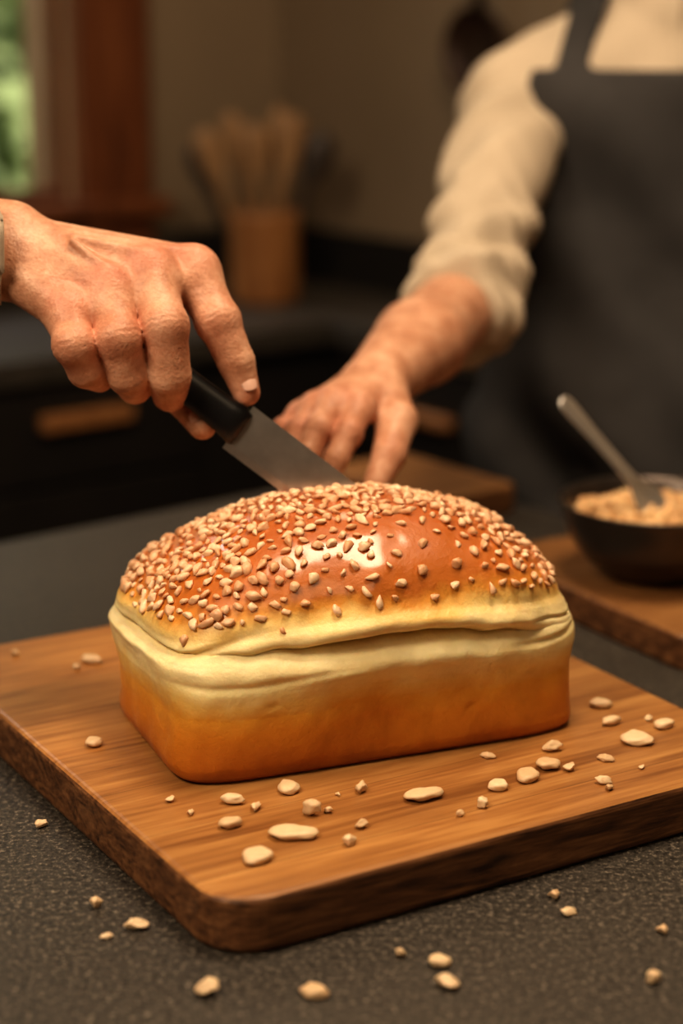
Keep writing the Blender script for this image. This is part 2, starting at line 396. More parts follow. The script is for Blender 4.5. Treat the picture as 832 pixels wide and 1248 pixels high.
onc=[(-.1938,1.1147,10,11),(-.1438,1.0035,10,10),(-.1177,.9753,11,10),(-.1334,.9656,6,7),(-.0722,.9035,12,13),(-.0141,.9018,15,15),(.0325,.9438,8,8),(.0544,.9344,12,14),(.0559,.9103,11,12),(.1262,1.0149,10,10),(.1326,.9943,8,12),(.1835,.9723,9,10),(.1684,.9157,9,9)]
FT=nut_templates(10,.5,3)
def ovals(k):
    T=[]
    for _ in range(k):
        bm=bmesh.new(); bmesh.ops.create_icosphere(bm,subdivisions=3,radius=1); o=Vector((random.random()*40,3,0))
        for v_ in bm.verts:
            p=v_.co.copy(); taper=1-.25*p.x
            z=max(-.75,min(.75,p.z))/.75
            v_.co=Vector((p.x,p.y*taper,z))*(1+noise.noise(p*1.7+o)*.18)
        T.append(([v_.co.copy() for v_ in bm.verts],[[x.index for x in f_.verts] for f_ in bm.faces])); bm.free()
    return T
OV=ovals(6); ALL=FT+OV
for L,z0 in ((onb,BT),(onc,TOP)):
    items=[]
    for (x,y,w,d) in L:
        w*=.001;d*=.001; big=max(w,d)>.0135
        hgt=(.0026 if big else min(w,d)*.40)
        ang=random.uniform(-.6,.6)
        if big: S=Matrix.Diagonal((w/2*1.05,d/2*.78,hgt,1)); ti=10+random.randrange(6)
        else: S=Matrix.Diagonal((w/2*1.1,d/2*1.15,hgt*1.7,1)); ti=random.randrange(10)
        M=Matrix.Rotation(ang,4,'Z')@Matrix.Rotation(random.uniform(-.12,.12),4,'X')@S
        zm=min((M@p).z for p in ALL[ti][0])
        items.append((Matrix.Translation((x,y,z0-zm+.0001))@M,ti))
    scatter_mesh('scattered_almond_pieces',items,ALL,[NUTP])

# ------------------------------------------------------------------ bowl + spoon
bowl=empty('metal_bowl',(.272,1.565,.93))
pr=[(.0,.0),(.036,.0),(.040,.003),(.042,.006),(.060,.018),(.074,.036),(.081,.058),(.083,.066),(.0855,.0685),(.084,.070),(.080,.068),(.0775,.062),(.070,.038),(.055,.021),(.04,.011),(.0,.008)]
lathe('bowl_shell',pr,PEWTER,64,bowl)
lathe('nut_fill_base',[(0,.02),(.05,.022),(.0725,.050),(.06,.054),(.03,.059),(0,.061)],NUTG,40,bowl)
it=[]
for i in range(420):
    r=.072*math.sqrt(random.random()); a=random.random()*6.28; s=random.uniform(.0045,.0075)
    z=.064-.010*(r/.07)**2+random.uniform(-.002,.003)
    it.append((Matrix.Translation((r*math.cos(a),r*math.sin(a),z))@Matrix.Rotation(random.random()*6,4,'Z')@Matrix.Rotation(random.uniform(-.8,.8),4,'X')@Matrix.Diagonal((s,s,s,1)),random.randrange(18)))
scatter_mesh('chopped_nuts',it,TPL,[NUTG],bowl)
def spoon(parent):
    st=[(-.026,.003,.003),(-.022,.011,.0045),(-.012,.0155,.0055),(0,.0165,.0055),(.010,.0125,.005),(.018,.0075,.0045),(.026,.0062,.004),(.05,.0060,.0035),(.08,.0068,.003),(.100,.0085,.003),(.112,.0085,.0028),(.117,.005,.002)]
    rings=[]
    for x,w,t in st:
        ring=[]
        for i in range(20):
            a=2*math.pi*i/20; dip=-.006*max(0,1-((x)/.026)**2) if x<.026 else 0
            y=w*math.cos(a); zz=t*.5*math.sin(a)+dip*(1-(y/max(w,1e-6))**2*.9)
            ring.append((x,y,zz))
        rings.append(ring)
    v,f=loft(rings); return obj_from('resting_spoon',v,f,[STEEL2],True,parent)
sp=spoon(bowl)
dx=Vector((-.066,.0,.075)).normalized(); zz=Vector((-.2,-.45,.85)); zz=(zz-dx*zz.dot(dx)).normalized(); yy=zz.cross(dx)
sp.matrix_local=Matrix.Translation((-.010,-.018,.074))@Matrix(((dx.x,yy.x,zz.x,0),(dx.y,yy.y,zz.y,0),(dx.z,yy.z,zz.z,0),(0,0,0,1)))
s2=sp.modifiers.new('s','SUBSURF'); s2.levels=2; s2.render_levels=2

# ------------------------------------------------------------------ room
C0=Vector((-.12,3.66))
def rm(l,r): p=C0-U*l+R*r; return (p.x,p.y)
RW=4.6; H=2.6
def wall_poly(name,l0,r0,l1,r1,z0,z1,mat,parent=None,bev=0):
    return prism(name,[rm(l0,r0),rm(l1,r0),rm(l1,r1),rm(l0,r1)],z0,z1,[mat],bev,parent)
w0,w1,wz0,wz1=.455,1.45,1.07,2.15
wl=empty('wall_left')
wall_poly('wall_panel_a',-.15,-.15,w0,0,0,H,PLASTER,wl); wall_poly('wall_panel_b',w1,-.15,RW,0,0,H,PLASTER,wl)
wall_poly('wall_panel_c',w0,-.15,w1,0,0,wz0,PLASTER,wl); wall_poly('wall_panel_d',w0,-.15,w1,0,wz1,H,PLASTER,wl)
wall_poly('wall_right',-.15,0,0,RW,0,H,PLASTER)
wall_poly('wall_back',0,RW,RW,RW+.15,0,H,PLASTER)
wall_poly('wall_side',RW,-.15,RW+.15,RW+.15,0,H,PLASTER)
wall_poly('floor',-.15,-.15,RW+.15,RW+.15,-.1,0,FLOORM)
wall_poly('ceiling',-.15,-.15,RW+.15,RW+.15,H,H+.1,CEIL)
win=empty('window_1')
wall_poly('casing_right',w0-.150,0,w0-.06,.028,wz0-.10,wz1+.12,TRIM,win,.006)
wall_poly('casing_inner',w0-.062,0,w0,.034,wz0-.10,wz1+.1,TRIM,win,.004)
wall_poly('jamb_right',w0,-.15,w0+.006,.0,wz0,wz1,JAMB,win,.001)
wall_poly('casing_left',w1,0,w1+.14,.028,wz0-.10,wz1+.12,TRIM,win,.006)
wall_poly('casing_head',w0-.155,0,w1+.15,.035,wz1,wz1+.12,TRIM,win,.004)
wall_poly('sill',w0-.17,-.15,w1+.16,.06,wz0-.03,wz0,TRIM,win,.004)
wall_poly('sash_right',w0+.006,-.055,w0+.018,-.02,wz0,wz1,TRIM,win,.002)
wall_poly('sash_left',w1-.035,-.06,w1,-.02,wz0,wz1,TRIM,win,.003)
wall_poly('sash_bottom',w0,-.06,w1,-.02,wz0,wz0+.02,TRIM,win,.003)
wall_poly('mullion',1.05,-.06,1.08,-.02,wz0,wz1,TRIM,win,.003)
bc=empty('back_counter')
wall_poly('counter_slab_left',0,0,3.2,.505,TOP-.04,TOP,STONE,bc,.004)
wall_poly('cabinet_left',0,0,3.2,.47,.08,TOP-.04,CAB,bc)
wall_poly('counter_slab_right',0,.5,.27,2.6,TOP-.04,TOP,STONE,bc,.004)
wall_poly('cabinet_right',0,.47,.245,2.6,.08,TOP-.04,CAB,bc)
wall_poly('backsplash_left',0,0,3.2,.015,TOP,TOP+.10,BACKSP,bc)
wall_poly('backsplash_right',0,0,.015,2.6,TOP,TOP+.10,BACKSP,bc)
for i,l in enumerate((.52,.96,1.40,1.84)):
    wall_poly('drawer_front_%d'%(i+1),l+.005,.47,l+.435,.487,.70,.85,CAB,bc,.003)
    wall_poly('door_front_%d'%(i+1),l+.005,.47,l+.435,.487,.10,.69,CAB,bc,.003)
    wall_poly('wood_pull_%d'%(i+1),l+.14,.487,l+.30,.51,.785,.81,PULL,bc,.005)
for i,r in enumerate((.52,.97,1.42)):
    wall_poly('side_drawer_%d'%(i+1),.245,r+.005,.262,r+.44,.70,.85,CAB,bc,.003)
    wall_poly('side_pull_%d'%(i+1),.262,r+.15,.285,r+.29,.765,.785,PULL,bc,.005)
crock=empty('utensil_crock',(-.135,3.30,TOP))
lathe('crock_body',[(0,0),(.056,0),(.060,.004),(.0625,.02),(.0615,.14),(.063,.15),(.0635,.156),(.060,.158),(.055,.154),(.054,.02),(0,.016)],CROCKW,48,crock)
def paddle(name,base,tip,wtop,mat,thin=.35):
    b=Vector(base);t=Vector(tip); z=(t-b).normalized(); x=Vector((1,0,0)); y=z.cross(x).normalized(); x=y.cross(z)
    rings=[]
    for s,w,k in ((0,.006,1),(.3,.0065,1),(.6,.007,1),(.68,.010,.8),(.76,wtop*.8,thin),(.86,wtop,thin),(.95,wtop*.9,thin),(.99,wtop*.5,thin),(1,wtop*.1,thin)):
        c=b+(t-b)*s; hk=w*k
        rings.append([tuple(c+x*w*math.cos(a)+y*hk*math.sin(a)) for a in [2*math.pi*i/14 for i in range(14)]])
    v,f=loft(rings); return obj_from(name,v,f,[mat],True,crock)
DKW=simple('dark_utensil',(.035,.022,.015),.5)
for i,(bx,by,tx,ty,tz,w,mt) in enumerate([(-.02,0,-.105,-.01,.30,.024,UTW),(-.01,.02,-.06,.03,.325,.022,UTW),(0,-.02,-.015,-.02,.31,.026,UTW),(.01,.02,.03,.04,.335,.02,UTW),(.0,.0,.055,0,.325,.026,UTW),(.02,-.01,.105,.0,.295,.03,DKW),(-.03,.02,-.125,.04,.27,.022,DKW)]):
    paddle('wooden_utensil_%d'%(i+1),(bx,by,.02),(tx,ty,tz),w,mt)
pan=empty('hanging_frying_pan',(0,0,0))
pp=Vector(rm(.03,.60)); rot=Matrix.Translation((pp.x,pp.y,1.335))@Matrix(((U.x,R.x,0,0),(U.y,R.y,0,0),(0,0,1,0),(0,0,0,1)))@Matrix.Rotation(-math.pi/2,4,'Y')
lathe('pan_dish',[(0,0),(.055,0),(.062,.006),(.070,.022),(.072,.022),(.066,.003),(.058,-.005),(0,-.005)],IRON,48,pan,rot)
hp=Vector(rm(.04,.60))
v,f=loft([[ (hp.x+R.x*w*math.cos(a)+U.x*.006*math.sin(a),hp.y+R.y*w*math.cos(a)+U.y*.006*math.sin(a),z) for a in [2*math.pi*i/12 for i in range(12)]] for z,w in ((1.395,.012),(1.46,.011),(1.55,.014),(1.58,.010))])
obj_from('pan_handle',v,f,[IRON],True,pan)
pl=empty('plate_stack',(*rm(.14,.80),TOP))
for i in range(4): lathe('plate_%d'%(i+1),[(0,0),(.05,0),(.085,.009),(.087,.011),(.083,.012),(.05,.004),(0,.004)],CERAM,40,pl,Matrix.Translation((0,0,i*.008)))
bpy.context.view_layer.update()

FOL=simple('foliage',(.32,.38,.17),.6,0,.85,3)
def foliage():
    rngp=random.Random(3); V=[];Fc=[]
    for i in range(5200):
        l=rngp.uniform(-1.2,5.0); r=-rngp.uniform(1.5,2.4); z=rngp.uniform(.1,3.2)
        p=Vector((*rm(l,r),z)); a=Vector((rngp.uniform(-1,1),rngp.uniform(-1,1),rngp.uniform(-1,1))).normalized(); b_=a.orthogonal().normalized(); c_=a.cross(b_)
        s=rngp.uniform(.05,.12); b=len(V)
        V+=[tuple(p-a*s),tuple(p+b_*s*.5),tuple(p+a*s),tuple(p-b_*s*.5+c_*.01)]; Fc.append((b,b+1,b+2,b+3))
    nu,nv=70,36; b=len(V)
    for i in range(nu):
        for j in range(nv):
            l=-4+12*i/(nu-1); z=3.6*j/(nv-1); rr=-2.5+.35*noise.noise(Vector((l*2,z*2,0)))
            V.append((*rm(l,rr),z))
    for i in range(nu-1):
        for j in range(nv-1): q=b+i*nv+j; Fc.append((q,q+nv,q+nv+1,q+1))
    return obj_from('garden_hedge',V,Fc,[FOL],False)
foliage()
wall_poly('garden_lawn',-4,-5,8,-.16,-.12,-.02,FOL)

# ------------------------------------------------------------------ hands
CT,STH=.9647,.2633
class Frame:
    def __init__(s,A,sc): s.A=np.array(A); s.s=sc
    def __call__(s,p):
        x,y,z=p; return tuple(s.A+s.s*np.array((x,y*STH+z*CT,y*CT-z*STH)))
def hand_sdf(P,F,wr,fing,thumb,rad,trad,forearm,tend=None,wk=38,kweb=13):
    s=F.s; W=lambda p:F(p)
    d=None
    for a,b,ra,rb in forearm:
        e=cap(P,W(a),W(b),ra*s,rb*s); d=e if d is None else smin(d,e,14*s)
    for nm,(mcp,pip,dip,tip) in fing.items():
        e=cap(P,W(wr[nm]),W(mcp),wk*s,rad[nm][0]*s*1.02); d=smin(d,e,14*s)
        d=smin(d,sph(P,W(mcp),rad[nm][0]*s*1.05),7*s)
    ks=list(fing.keys())
    for a,b in zip(ks,ks[1:]):
        m=lambda i,k:tuple(np.array(fing[k][0])*(1-i)+np.array(fing[k][1])*i)
        d=smin(d,cap(P,W(m(.22,a)),W(m(.22,b)),rad[a][0]*s*.72,rad[b][0]*s*.72),10*s)
    if tend:
        for a,b in tend: d=smin(d,cap(P,W(a),W(b),3.5*s,5*s),10*s)
    t0,t1,t2,t3=[W(p) for p in thumb]
    d=smin(cap(P,t0,t1,trad[0]*s,trad[1]*s),d,16*s)
    G=smin(cap(P,t1,t2,trad[1]*s,trad[2]*s),cap(P,t2,t3,trad[2]*s,trad[3]*s),5*s)
    joints=[(t2,np.array(t3)-np.array(t1),trad[2]*s)]
    for nm,(mcp,pip,dip,tip) in fing.items():
        a,b,c,e_=[W(p) for p in (mcp,pip,dip,tip)]; r=[q*s for q in rad[nm]]
        g=smin(cap(P,a,b,r[0]*.98,r[1]*.95),cap(P,b,c,r[1]*.95,r[2]),5*s)
        g=smin(g,cap(P,c,e_,r[2],r[3]),4*s); g=smin(g,sph(P,b,r[1]*1.03),5*s)
        G=smin(G,g,1.5*s)
        joints.append((b,np.array(c)-np.array(a),r[1])); joints.append((c,np.array(e_)-np.array(b),r[2]*.8))
    d=smin(d,G,kweb*s)
    for j,a,r in joints:
        a=a/np.linalg.norm(a); x=P[0]-F32(j[0]);y=P[1]-F32(j[1]);z=P[2]-F32(j[2])
        q=x*F32(a[0])+y*F32(a[1])+z*F32(a[2]); rr=x*x+y*y+z*z
        q=q+F32(1.2*s)*np.sin(x*F32(.35/s))
        d=d+F32(.8*s)*np.cos(q*F32(2*math.pi/(7.5*s)))*np.exp(-(q/F32(9*s))**2)*np.exp(-rr/F32((1.7*r)**2))
    return d
FK=Frame((-.1422,1.2579,1.2006),.000555)
kf={'index':[(72,72,35),(105,10,8),(127,-40,14),(139,-77,22)],
    'middle':[(22,66,0),(45,-2,-46),(49,-60,-28),(46,-80,10)],
    'ring':[(-25,44,-22),(-9,-18,-60),(0,-60,-36),(4,-72,4)],
    'pinky':[(-72,16,-40),(-60,-26,-68),(-49,-54,-44),(-38,-60,-8)]}
kr={'index':(32,28,23,17.5),'middle':(31,29,26,22),'ring':(30,27.5,24.5,21),'pinky':(27,25.5,22.5,19)}
kt=[(-95,55,55),(0,-20,72),(58,-82,58),(84,-117,32)]
kw={'index':(-150,105,25),'middle':(-150,100,10),'ring':(-150,90,0),'pinky':(-150,80,-8)}
nb=np.array((.1,.70,-.71))
tend=[(tuple(np.array((-70,92-6*i,10-12*i))+nb*31),tuple(np.array(m)+nb*29)) for i,m in enumerate(((72,72,35),(22,66,0),(-25,44,-22)))]
kfore=[((-420,125,10),(-150,112,12),60,46),((-420,85,10),(-150,78,4),60,44)]
fl=[(FK(tuple(np.array(kf[k][0])+nb*22)),.014,.9) for k in kf]+[(FK(kf[k][1]),.017,.55) for k in kf]+[(FK(kf[k][3]),.013,.4) for k in kf]
kh=lambda P:hand_sdf(P,FK,kw,kf,kt,kr,(38,28,23,18),kfore,tend)
knifehand=empty('baker_holding_knife',(-.80,1.15,0))
def adopt(o,par):
    bpy.context.view_layer.update(); o.parent=par; o.matrix_parent_inverse=par.matrix_world.inverted(); return o
h1=surfnet('hand_and_wrist',kh,(-.36,1.16,1.105),(-.045,1.36,1.31),.00125,[SKIN],None,1,fl); adopt(h1,knifehand)
def nail(name,F,c,axis,normal,L,Wd,par):
    a=np.array(F(axis))-np.array(F((0,0,0))); n=np.array(F(normal))-np.array(F((0,0,0)))
    a=Vector(a).normalized(); n=Vector(n).normalized(); b=n.cross(a).normalized(); n=a.cross(b)
    v=[];f=[];NU,NV=12,10
    for i in range(NU+1):
        for j in range(NV+1):
            u=-1+2*i/NU; w=-1+2*j/NV
            xx=u*math.sqrt(1-w*w*.35); yy=w*math.sqrt(1-u*u*.3)
            p=Vector(F(c))+a*xx*L*F.s+b*yy*Wd*F.s-n*(yy*yy*.40*Wd*F.s+ .12*L*xx*xx*F.s)
            v.append(tuple(p))
    for i in range(NU):
        for j in range(NV): q=i*(NV+1)+j; f.append((q,q+NV+1,q+NV+2,q+1))
    o=obj_from(name,v,f,[NAIL]); sd=o.modifiers.new('t','SOLIDIFY'); sd.thickness=.0008; sd.offset=0; adopt(o,par); return o
nrm=np.array((.40,.22,-.89)); nrm/=np.linalg.norm(nrm)
nail('index_nail',FK,tuple(np.array((136,-68,20))+nrm*20),(.33,-.93,-.06),tuple(nrm),13,10.5,knifehand)
nrm3=np.array((.2,-.1,-.97)); nrm3/=np.linalg.norm(nrm3)
nail('thumb_nail',FK,tuple(np.array((78,-108,36))+nrm3*20),(.55,-.8,0),tuple(nrm3),13,11,knifehand)

knife=empty('kitchen_knife',FK((130,-118,20)))
e1=np.array((.8,-.6,.14)); e1/=np.linalg.norm(e1); e2=np.array((.6,.8,0.)); e2-=e1*e2.dot(e1); e2/=np.linalg.norm(e2); e3=np.cross(e1,e2)
def KP(a,b,c): return FK(tuple(np.array((130,-118,20))+e1*a+e2*b+e3*c))
rings=[]
for a in np.linspace(0,300,32):
    u=a/300; topb=30-2*u-30*max(0,(u-.6)/.4)**2; bot=-34+ 28*max(0,(u-.74)/.26)**1.6*.9
    if u>.999: topb=bot+2
    tk=2.0*(1-.6*u)
    rings.append([KP(a,topb,-tk),KP(a,topb,tk),KP(a,bot*.2+topb*.8,tk),KP(a,bot+10,tk*.7),KP(a,bot,.15),KP(a,bot,-.15),KP(a,bot+10,-tk*.7),KP(a,bot*.2+topb*.8,-tk)])
v,f=loft(rings); o=obj_from('blade',v,f,[STEEL],False); adopt(o,knife)
rings=[]
for a,hh,tk,off in ((6,22,7,-2),(0,24,10,-2),(-6,25,12,0),(-20,23,13,0),(-60,21,13,1),(-110,22,14,0),(-160,24,14,-2),(-200,25,13,-4),(-212,20,10,-5),(-216,10,5,-5)):
    rings.append([KP(a,off+hh*math.copysign(abs(math.sin(t))**.75,math.sin(t)),tk*math.copysign(abs(math.cos(t))**.75,math.cos(t))) for t in [2*math.pi*i/24 for i in range(24)]])
v,f=loft(rings); o=obj_from('knife_handle',v,f,[BLACK]); adopt(o,knife)

# --- helper hand and forearm of the aproned baker
F2=Frame((.0040,1.4064,1.101),.00065)
hf={'index':[(14,20,12),(2,-12,-26),(-12,-42,-40),(-22,-64,-44)],
    'middle':[(-14,24,16),(-32,-6,-24),(-46,-36,-36),(-54,-58,-40)],
    'ring':[(-36,20,26),(-56,-8,-10),(-68,-34,-22),(-75,-52,-26)],
    'pinky':[(-54,12,40),(-74,-6,12),(-83,-26,4),(-88,-42,0)]}
hr={'index':(18.5,16.5,14.5,12.5),'middle':(19,17,15,13),'ring':(18,16,14,12),'pinky':(16,14.5,12.5,11)}
ht=[(46,38,72),(60,6,30),(50,-36,-6),(34,-72,-22)]
hw={'index':(44,56,98),'middle':(38,58,100),'ring':(32,56,102),'pinky':(26,54,104)}
elbow=(.118,1.765,1.140)
def loc2(w):
    d=(np.array(w)-F2.A)/F2.s; return (d[0],d[1]*STH+d[2]*CT,d[1]*CT-d[2]*STH)
el=loc2(elbow); mid=tuple(np.array((36,56,104))*.55+np.array(el)*.45)
hfore=[((30,54,104),tuple(np.array(mid)+(-9,0,0)),36,54),((44,58,102),tuple(np.array(mid)+(9,0,0)),36,54),(mid,el,58,58)]
fl2=[(F2(hf[k][0]),.015,.5) for k in hf]+[(F2(hf[k][1]),.012,.6) for k in hf]+[(F2(ht[2]),.013,.5)]
hh=lambda P:hand_sdf(P,F2,hw,hf,ht,hr,(30,24,20,15.5),hfore,None,25,9)
baker=empty('baker_in_apron',(.345,2.08,0))
h2=surfnet('steadying_hand_and_forearm',hh,(-.075,1.34,1.02),(.19,1.82,1.20),.0018,[SKIN],None,1,fl2); adopt(h2,baker)
n2=np.array((.2,.75,-.62)); n2/=np.linalg.norm(n2)
nail('thumb_nail_2',F2,tuple(np.array((36,-68,-21))+n2*15.5),(-.4,-.85,-.3),tuple(n2),10,8,baker)

# ------------------------------------------------------------------ bodies
def make_body(root,cx,cy,yaw,rsh_elb,cuff_to,l_elb,l_wr,apron=True,res=.006,pref='',rcuff=.048):
    c,s=math.cos(yaw),math.sin(yaw)
    def L(P):
        x=P[0]-F32(cx); y=P[1]-F32(cy); return (x*F32(c)+y*F32(s),-x*F32(s)+y*F32(c),P[2])
    def W(p): return (cx+p[0]*c-p[1]*s, cy+p[0]*s+p[1]*c, p[2])
    rs,ls=W((-.160,-.01,1.305)),W((.160,-.01,1.305)); re=rsh_elb
    def torso(P):
        Q=L(P)
        d=ell(Q,(0,.01,1.14),(.182,.118,.30)); d=smin(d,cap(Q,(-.13,0,1.30),(.13,0,1.30),.074,.074),.06)
        d=smin(d,cap(Q,(0,.01,1.32),(0,.012,1.41),.09,.062),.06); d=smin(d,ell(Q,(0,0,.98),(.175,.122,.16)),.06)
        return d
    def folds(P,a=.003):
        return F32(a)*(np.sin(P[2]*70+P[0]*40+2*np.sin(P[1]*30))*.6+np.sin(P[2]*35-P[0]*60+3*np.sin(P[2]*18))*.6)
    def sleeve(P,sh,e,to,fold=1):
        d=smin(cap(P,sh,e,.054,.046),sph(P,e,.048),.02)
        dv=np.array(to)-np.array(e); q=np.array(e)+dv
        d=smin(d,cap(P,e,tuple(q),.048,rcuff),.02)
        u=dv/np.linalg.norm(dv)
        t=(P[0]-F32(e[0]))*F32(u[0])+(P[1]-F32(e[1]))*F32(u[1])+(P[2]-F32(e[2]))*F32(u[2])
        r=(P[0]-F32(e[0]))**2+(P[1]-F32(e[1]))**2+(P[2]-F32(e[2]))**2
        d=d+F32(.007)*np.sin(t*170+P[0]*60+P[2]*40+2*np.sin(P[0]*90))*np.exp(-r/F32(.022))
        up=np.array(e)-np.array(sh); ul=np.linalg.norm(up); up=up/ul
        t2=(P[0]-F32(sh[0]))*F32(up[0])+(P[1]-F32(sh[1]))*F32(up[1])+(P[2]-F32(sh[2]))*F32(up[2])
        d=d+F32(.0055)*np.sin(t2*75+P[0]*70+1.5*np.sin(P[2]*45))
        L_=np.linalg.norm(dv)
        d=d-F32(.004)*(np.abs(t-F32(L_-.016))<.016)
        plane=t-F32(L_); return np.maximum(d,plane)
    def shirt(P):
        d=torso(P); Q=L(P)
        d=smin(d,sleeve(P,rs,re,cuff_to),.025)
        lt=tuple(np.array(l_elb)+(np.array(l_wr)-np.array(l_elb))*.25)
        d=smin(d,sleeve(P,ls,l_elb,lt),.025)
        d=smin(d,cap(Q,(0,-.060,1.43),(0,-.090,1.345),.009,.009),.006)
        col=np.maximum(np.abs(cap(Q,(0,.0,1.37),(0,.012,1.46),.074,.064))-F32(.005),np.maximum(Q[2]-F32(1.435)+ (Q[1]+.05)*F32(-.25),F32(1.37)-Q[2]))
        d=np.minimum(d,col)
        d=d+folds(P)
        return np.maximum(d,F32(.93)-P[2])
    allp=np.array([rs,ls,re,cuff_to,l_elb,l_wr,W((-.2,-.14,.9)),W((.2,.14,1.47)),W((.2,-.14,.9)),W((-.2,.14,.9))])
    lo=allp.min(0)-.085; hi=allp.max(0)+.085; lo[2]=.9; hi[2]=1.48
    adopt(surfnet(pref+'linen_shirt',shirt,lo,hi,res,[SHIRT],None,2),root)
    def legs(P):
        Q=L(P); d=ell(Q,(0,.01,.93),(.172,.122,.13))
        for sx in (-1,1):
            d=smin(d,cap(Q,(sx*.085,.01,.88),(sx*.095,0,.50),.092,.062),.04); d=smin(d,cap(Q,(sx*.095,0,.50),(sx*.10,.02,.08),.064,.05),.02)
        return d
    adopt(surfnet(pref+'jeans',lambda P:np.maximum(legs(P)+folds(P,.0025),np.maximum(F32(.06)-P[2],P[2]-F32(.99))),(cx-.24,cy-.24,.03),(cx+.24,cy+.24,1.02),.009,[JEANS],None,2),root)
    def shoes(P):
        Q=L(P); d=None
        for sx in (-1,1):
            e=smin(cap(Q,(sx*.10,.03,.045),(sx*.115,-.15,.035),.045,.036),cap(Q,(sx*.10,.02,.05),(sx*.10,.02,.10),.045,.045),.02); d=e if d is None else np.minimum(d,e)
        return np.maximum(d,F32(.004)-P[2])
    adopt(surfnet(pref+'shoes',shoes,(cx-.25,cy-.25,0),(cx+.25,cy+.25,.15),.007,[SHOE]),root)
    if apron:
        def apr(P):
            Q=L(P); z=Q[2]
            b=torso(P); b=smin(b,legs(P),.05)
            b=smin(b,cap(Q,(0,-.02,.95),(0,-.02,.5),.14,.15),.05)
            b=b+F32(.006)*np.sin(Q[0]*45+Q[2]*14+1.5*np.sin(Q[2]*20))*np.clip((1.22-z)*4,0,1)+F32(.005)*np.sin(Q[2]*40+Q[0]*35)
            hw=np.interp(z,[.45,.95,1.12,1.20,1.26,1.32,1.36],[.21,.21,.205,.198,.182,.155,.140]).astype(F32)
            reg=np.maximum(np.abs(Q[0])-hw,np.maximum(Q[1]-F32(.03),np.maximum(z-F32(1.345),F32(.45)-z)))
            cxs=np.interp(z,[1.30,1.42],[.122,.080]).astype(F32)
            st=np.maximum(np.abs(np.abs(Q[0])-cxs)-F32(.016),F32(1.30)-z)
            reg=np.minimum(reg,np.maximum(st,z-F32(1.44)))
            wt=np.maximum(np.abs(z-F32(1.03))-F32(.012),Q[1]-F32(.2)); reg=np.minimum(reg,wt)
            b=b-F32(.004)*((np.abs(Q[0])<.10)&(z<.93)&(z>.72)&(Q[1]<0))
            return np.maximum(b-F32(.012),reg)
        adopt(surfnet(pref+'canvas_apron',apr,(cx-.26,cy-.26,.43),(cx+.26,cy+.26,1.46),.0055,[APRON],None,2),root)
    def head(P):
        Q=L(P)
        d=ell(Q,(0,.015,1.615),(.076,.096,.10)); d=smin(d,ell(Q,(0,-.03,1.545),(.058,.062,.072)),.03)
        d=smin(d,cap(Q,(0,.012,1.40),(0,.01,1.52),.058,.054),.02)
        d=smin(d,cap(Q,(0,-.082,1.605),(0,-.104,1.565),.008,.014),.012)
        d=smin(d,cap(Q,(-.03,-.078,1.628),(.03,-.078,1.628),.010,.010),.012)
        for sx in (-1,1):
            d=smin(d,ell(Q,(sx*.078,.012,1.59),(.010,.018,.030)),.006)
        d=smin(d,cap(Q,(-.02,-.088,1.533),(.02,-.088,1.533),.006,.006),.006)
        return np.maximum(d,F32(1.38)-P[2])
    adopt(surfnet(pref+'head',head,(cx-.15,cy-.15,1.37),(cx+.15,cy+.15,1.73),.004,[SKIN]),root)
    def hair(P):
        Q=L(P); d=ell(Q,(0,.02,1.622),(.084,.104,.106))+F32(.002)*np.sin(Q[0]*300)
        return np.maximum(d,np.minimum(np.maximum(F32(1.665)-Q[2],F32(-.2)-Q[1]),np.maximum(F32(.02)-Q[1],F32(1.54)-Q[2])))
    adopt(surfnet(pref+'hair',hair,(cx-.16,cy-.16,1.5),(cx+.16,cy+.16,1.75),.004,[HAIR]),root)
    for sx in (-1,1):
        for nm,mt,rr,off in (('eyeball',WHITE,.0125,-.074),('iris',HAIR,.006,-.0825)):
            pr_=[(0,-rr)]+[(rr*math.sin(a),-rr*math.cos(a)) for a in [math.pi*i/12 for i in range(1,12)]]+[(0,rr)]
            adopt(lathe(pref+nm,pr_,mt,20,None,Matrix.Translation(W((sx*.031,off,1.607)))),root)
    adopt(lathe(pref+'lips',[(0,-.018),(.004,-.012),(.0055,0),(.004,.012),(0,.018)],LIP,16,None,Matrix.Translation(W((0,-.093,1.537)))@Matrix.Rotation(yaw,4,'Z')@Matrix.Rotation(math.pi/2,4,'Y')),root)
    wv=Vector(l_wr); ev=Vector(l_elb); fw=(wv-ev).normalized(); sd=Vector(W((1,0,0)))-Vector(W((0,0,0))); sd=(sd-fw*sd.dot(fw)).normalized(); dn=sd.cross(fw).normalized()
    def H(a,b,c_): return tuple(wv+fw*a+sd*b+dn*c_)
    def lh(P):
        d=smin(cap(P,tuple(ev),tuple(wv),.042,.027),cap(P,H(0,-.008,0),H(.03,-.01,0),.024,.022),.02)
        G=None
        for i,(b,l) in enumerate(((-.030,.075),(-.010,.085),(.011,.08),(.030,.062))):
            m=H(.085,b,0); d=smin(d,cap(P,H(.01,b*.5,0),m,.019,.0125),.012)
            p1=H(.085+l*.42,b*1.1,.010); p2=H(.085+l*.68,b*1.12,.026); p3=H(.085+l*.85,b*1.12,.044)
            g=smin(smin(cap(P,m,p1,.0105,.0095),cap(P,p1,p2,.0095,.0085),.003),cap(P,p2,p3,.0085,.0072),.003); G=g if G is None else smin(G,g,.001)
        g=smin(cap(P,H(.02,-.025,.005),H(.055,-.052,.015),.016,.012),cap(P,H(.055,-.052,.015),H(.088,-.058,.03),.012,.009),.004)
        return smin(smin(d,G,.006),g,.01)
    q=np.array([H(0,0,0),H(.19,0,.05),H(.1,.06,0),H(.1,-.07,0),l_elb])
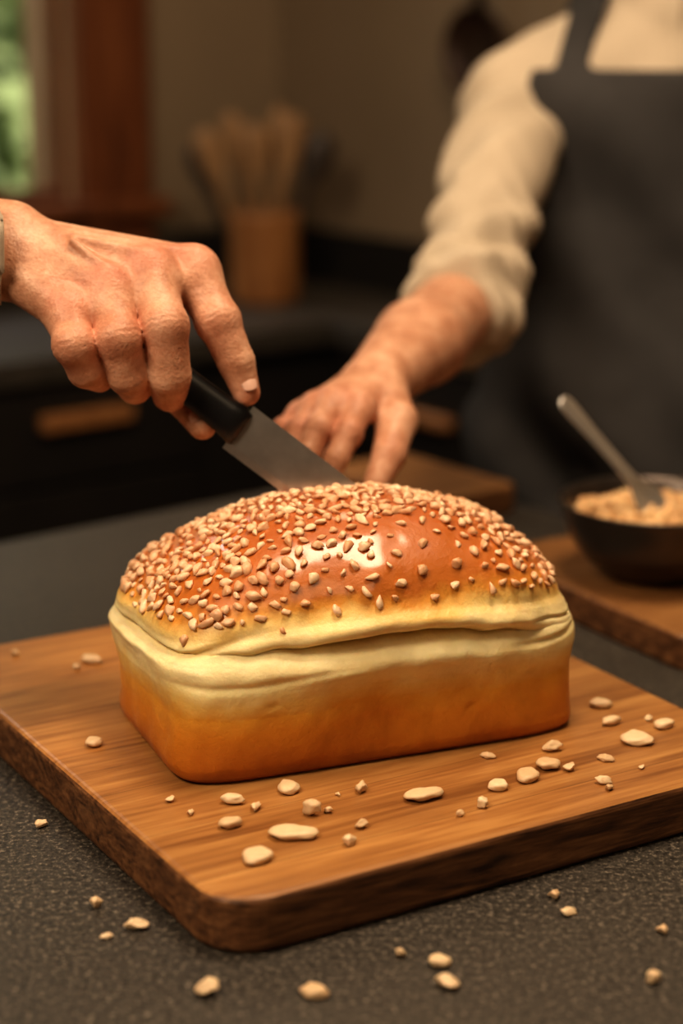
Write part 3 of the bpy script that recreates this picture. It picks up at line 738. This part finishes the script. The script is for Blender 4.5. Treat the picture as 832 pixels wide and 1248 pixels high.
    adopt(surfnet(pref+'left_hand_and_forearm',lh,q.min(0)-.05,q.max(0)+.05,.0025,[SKIN]),root)
uu=(np.array(F2((36,56,104)))-np.array(elbow)); uu/=np.linalg.norm(uu)
make_body(baker,.345,2.08,0,elbow,tuple(np.array(elbow)+uu*.055),(.60,2.10,1.06),(.53,1.93,.98))
ke=(-.50,1.14,1.235); kwr=np.array(FK((-150,97,8))); du=(kwr-np.array(ke))
cuff=tuple(np.array(ke)+du*.948)
make_body(knifehand,-.80,1.22,math.pi/2,ke,cuff,(-.72,1.52,1.07),(-.60,1.45,1.0),False,.006,'second_',.043)

# ------------------------------------------------------------------ lights
def area(name,loc,target,size,power,col,sy=None):
    l=bpy.data.lights.new(name,'AREA'); l.energy=power; l.color=col; l.size=size
    if sy: l.shape='RECTANGLE'; l.size_y=sy
    o=bpy.data.objects.new(name,l); scn.collection.objects.link(o); o.location=loc
    o.rotation_euler=(Vector(target)-Vector(loc)).to_track_quat('-Z','Y').to_euler(); return o
area('ceiling_lamp_key',(.22,1.30,2.5),(0,1.25,1.0),.55,21,(1,.77,.53))
area('ceiling_lamp_left',(-.85,.30,2.35),(0,1.25,1.0),.6,24,(1,.80,.57))
area('front_fill_light',(.75,-.1,2.3),(.05,1.2,.95),.7,3.5,(1,.74,.46))  # added fill light for the loaf's front, not a fixture of the room
area('ceiling_lamp_room',(.05,3.0,2.5),(.0,3.2,0),.4,3.6,(1,.75,.48))
p=rm(1.1,-.75)
area('window_daylight',(p[0],p[1],2.75),(-.1,1.7,1.0),1.1,26,(.95,.95,.95),.9)
sun=bpy.data.lights.new('sun','SUN'); sun.energy=5.2; sun.angle=.05; sun.color=(1,.95,.82); so=bpy.data.objects.new('sun',sun); scn.collection.objects.link(so)
so.rotation_euler=Vector((-U.x*.2-R.x*.8,-U.y*.2-R.y*.8,-1)).to_track_quat('-Z','Y').to_euler()
w=bpy.data.worlds.new('world'); scn.world=w; w.use_nodes=True; nt=w.node_tree; bg=nt.nodes['Background']
sky=nt.nodes.new('ShaderNodeTexSky'); sky.sky_type='NISHITA'; sky.sun_disc=False; sky.sun_elevation=.7
nt.links.new(sky.outputs[0],bg.inputs[0]); bg.inputs[1].default_value=.10

# ------------------------------------------------------------------ camera
cam=bpy.data.cameras.new('camera'); co=bpy.data.objects.new('camera',cam); scn.collection.objects.link(co)
co.location=(0,0,1.415); co.rotation_euler=(math.radians(90-15.27),0,0)
cam.sensor_fit='VERTICAL'; cam.sensor_height=36; cam.lens=2287/1248*36; cam.clip_start=.05
cam.dof.use_dof=True; cam.dof.focus_distance=1.19; cam.dof.aperture_fstop=2.7
scn.camera=co
scn.view_settings.view_transform='Standard'
try: scn.view_settings.look='Medium High Contrast'
except Exception as e: print('look',e)
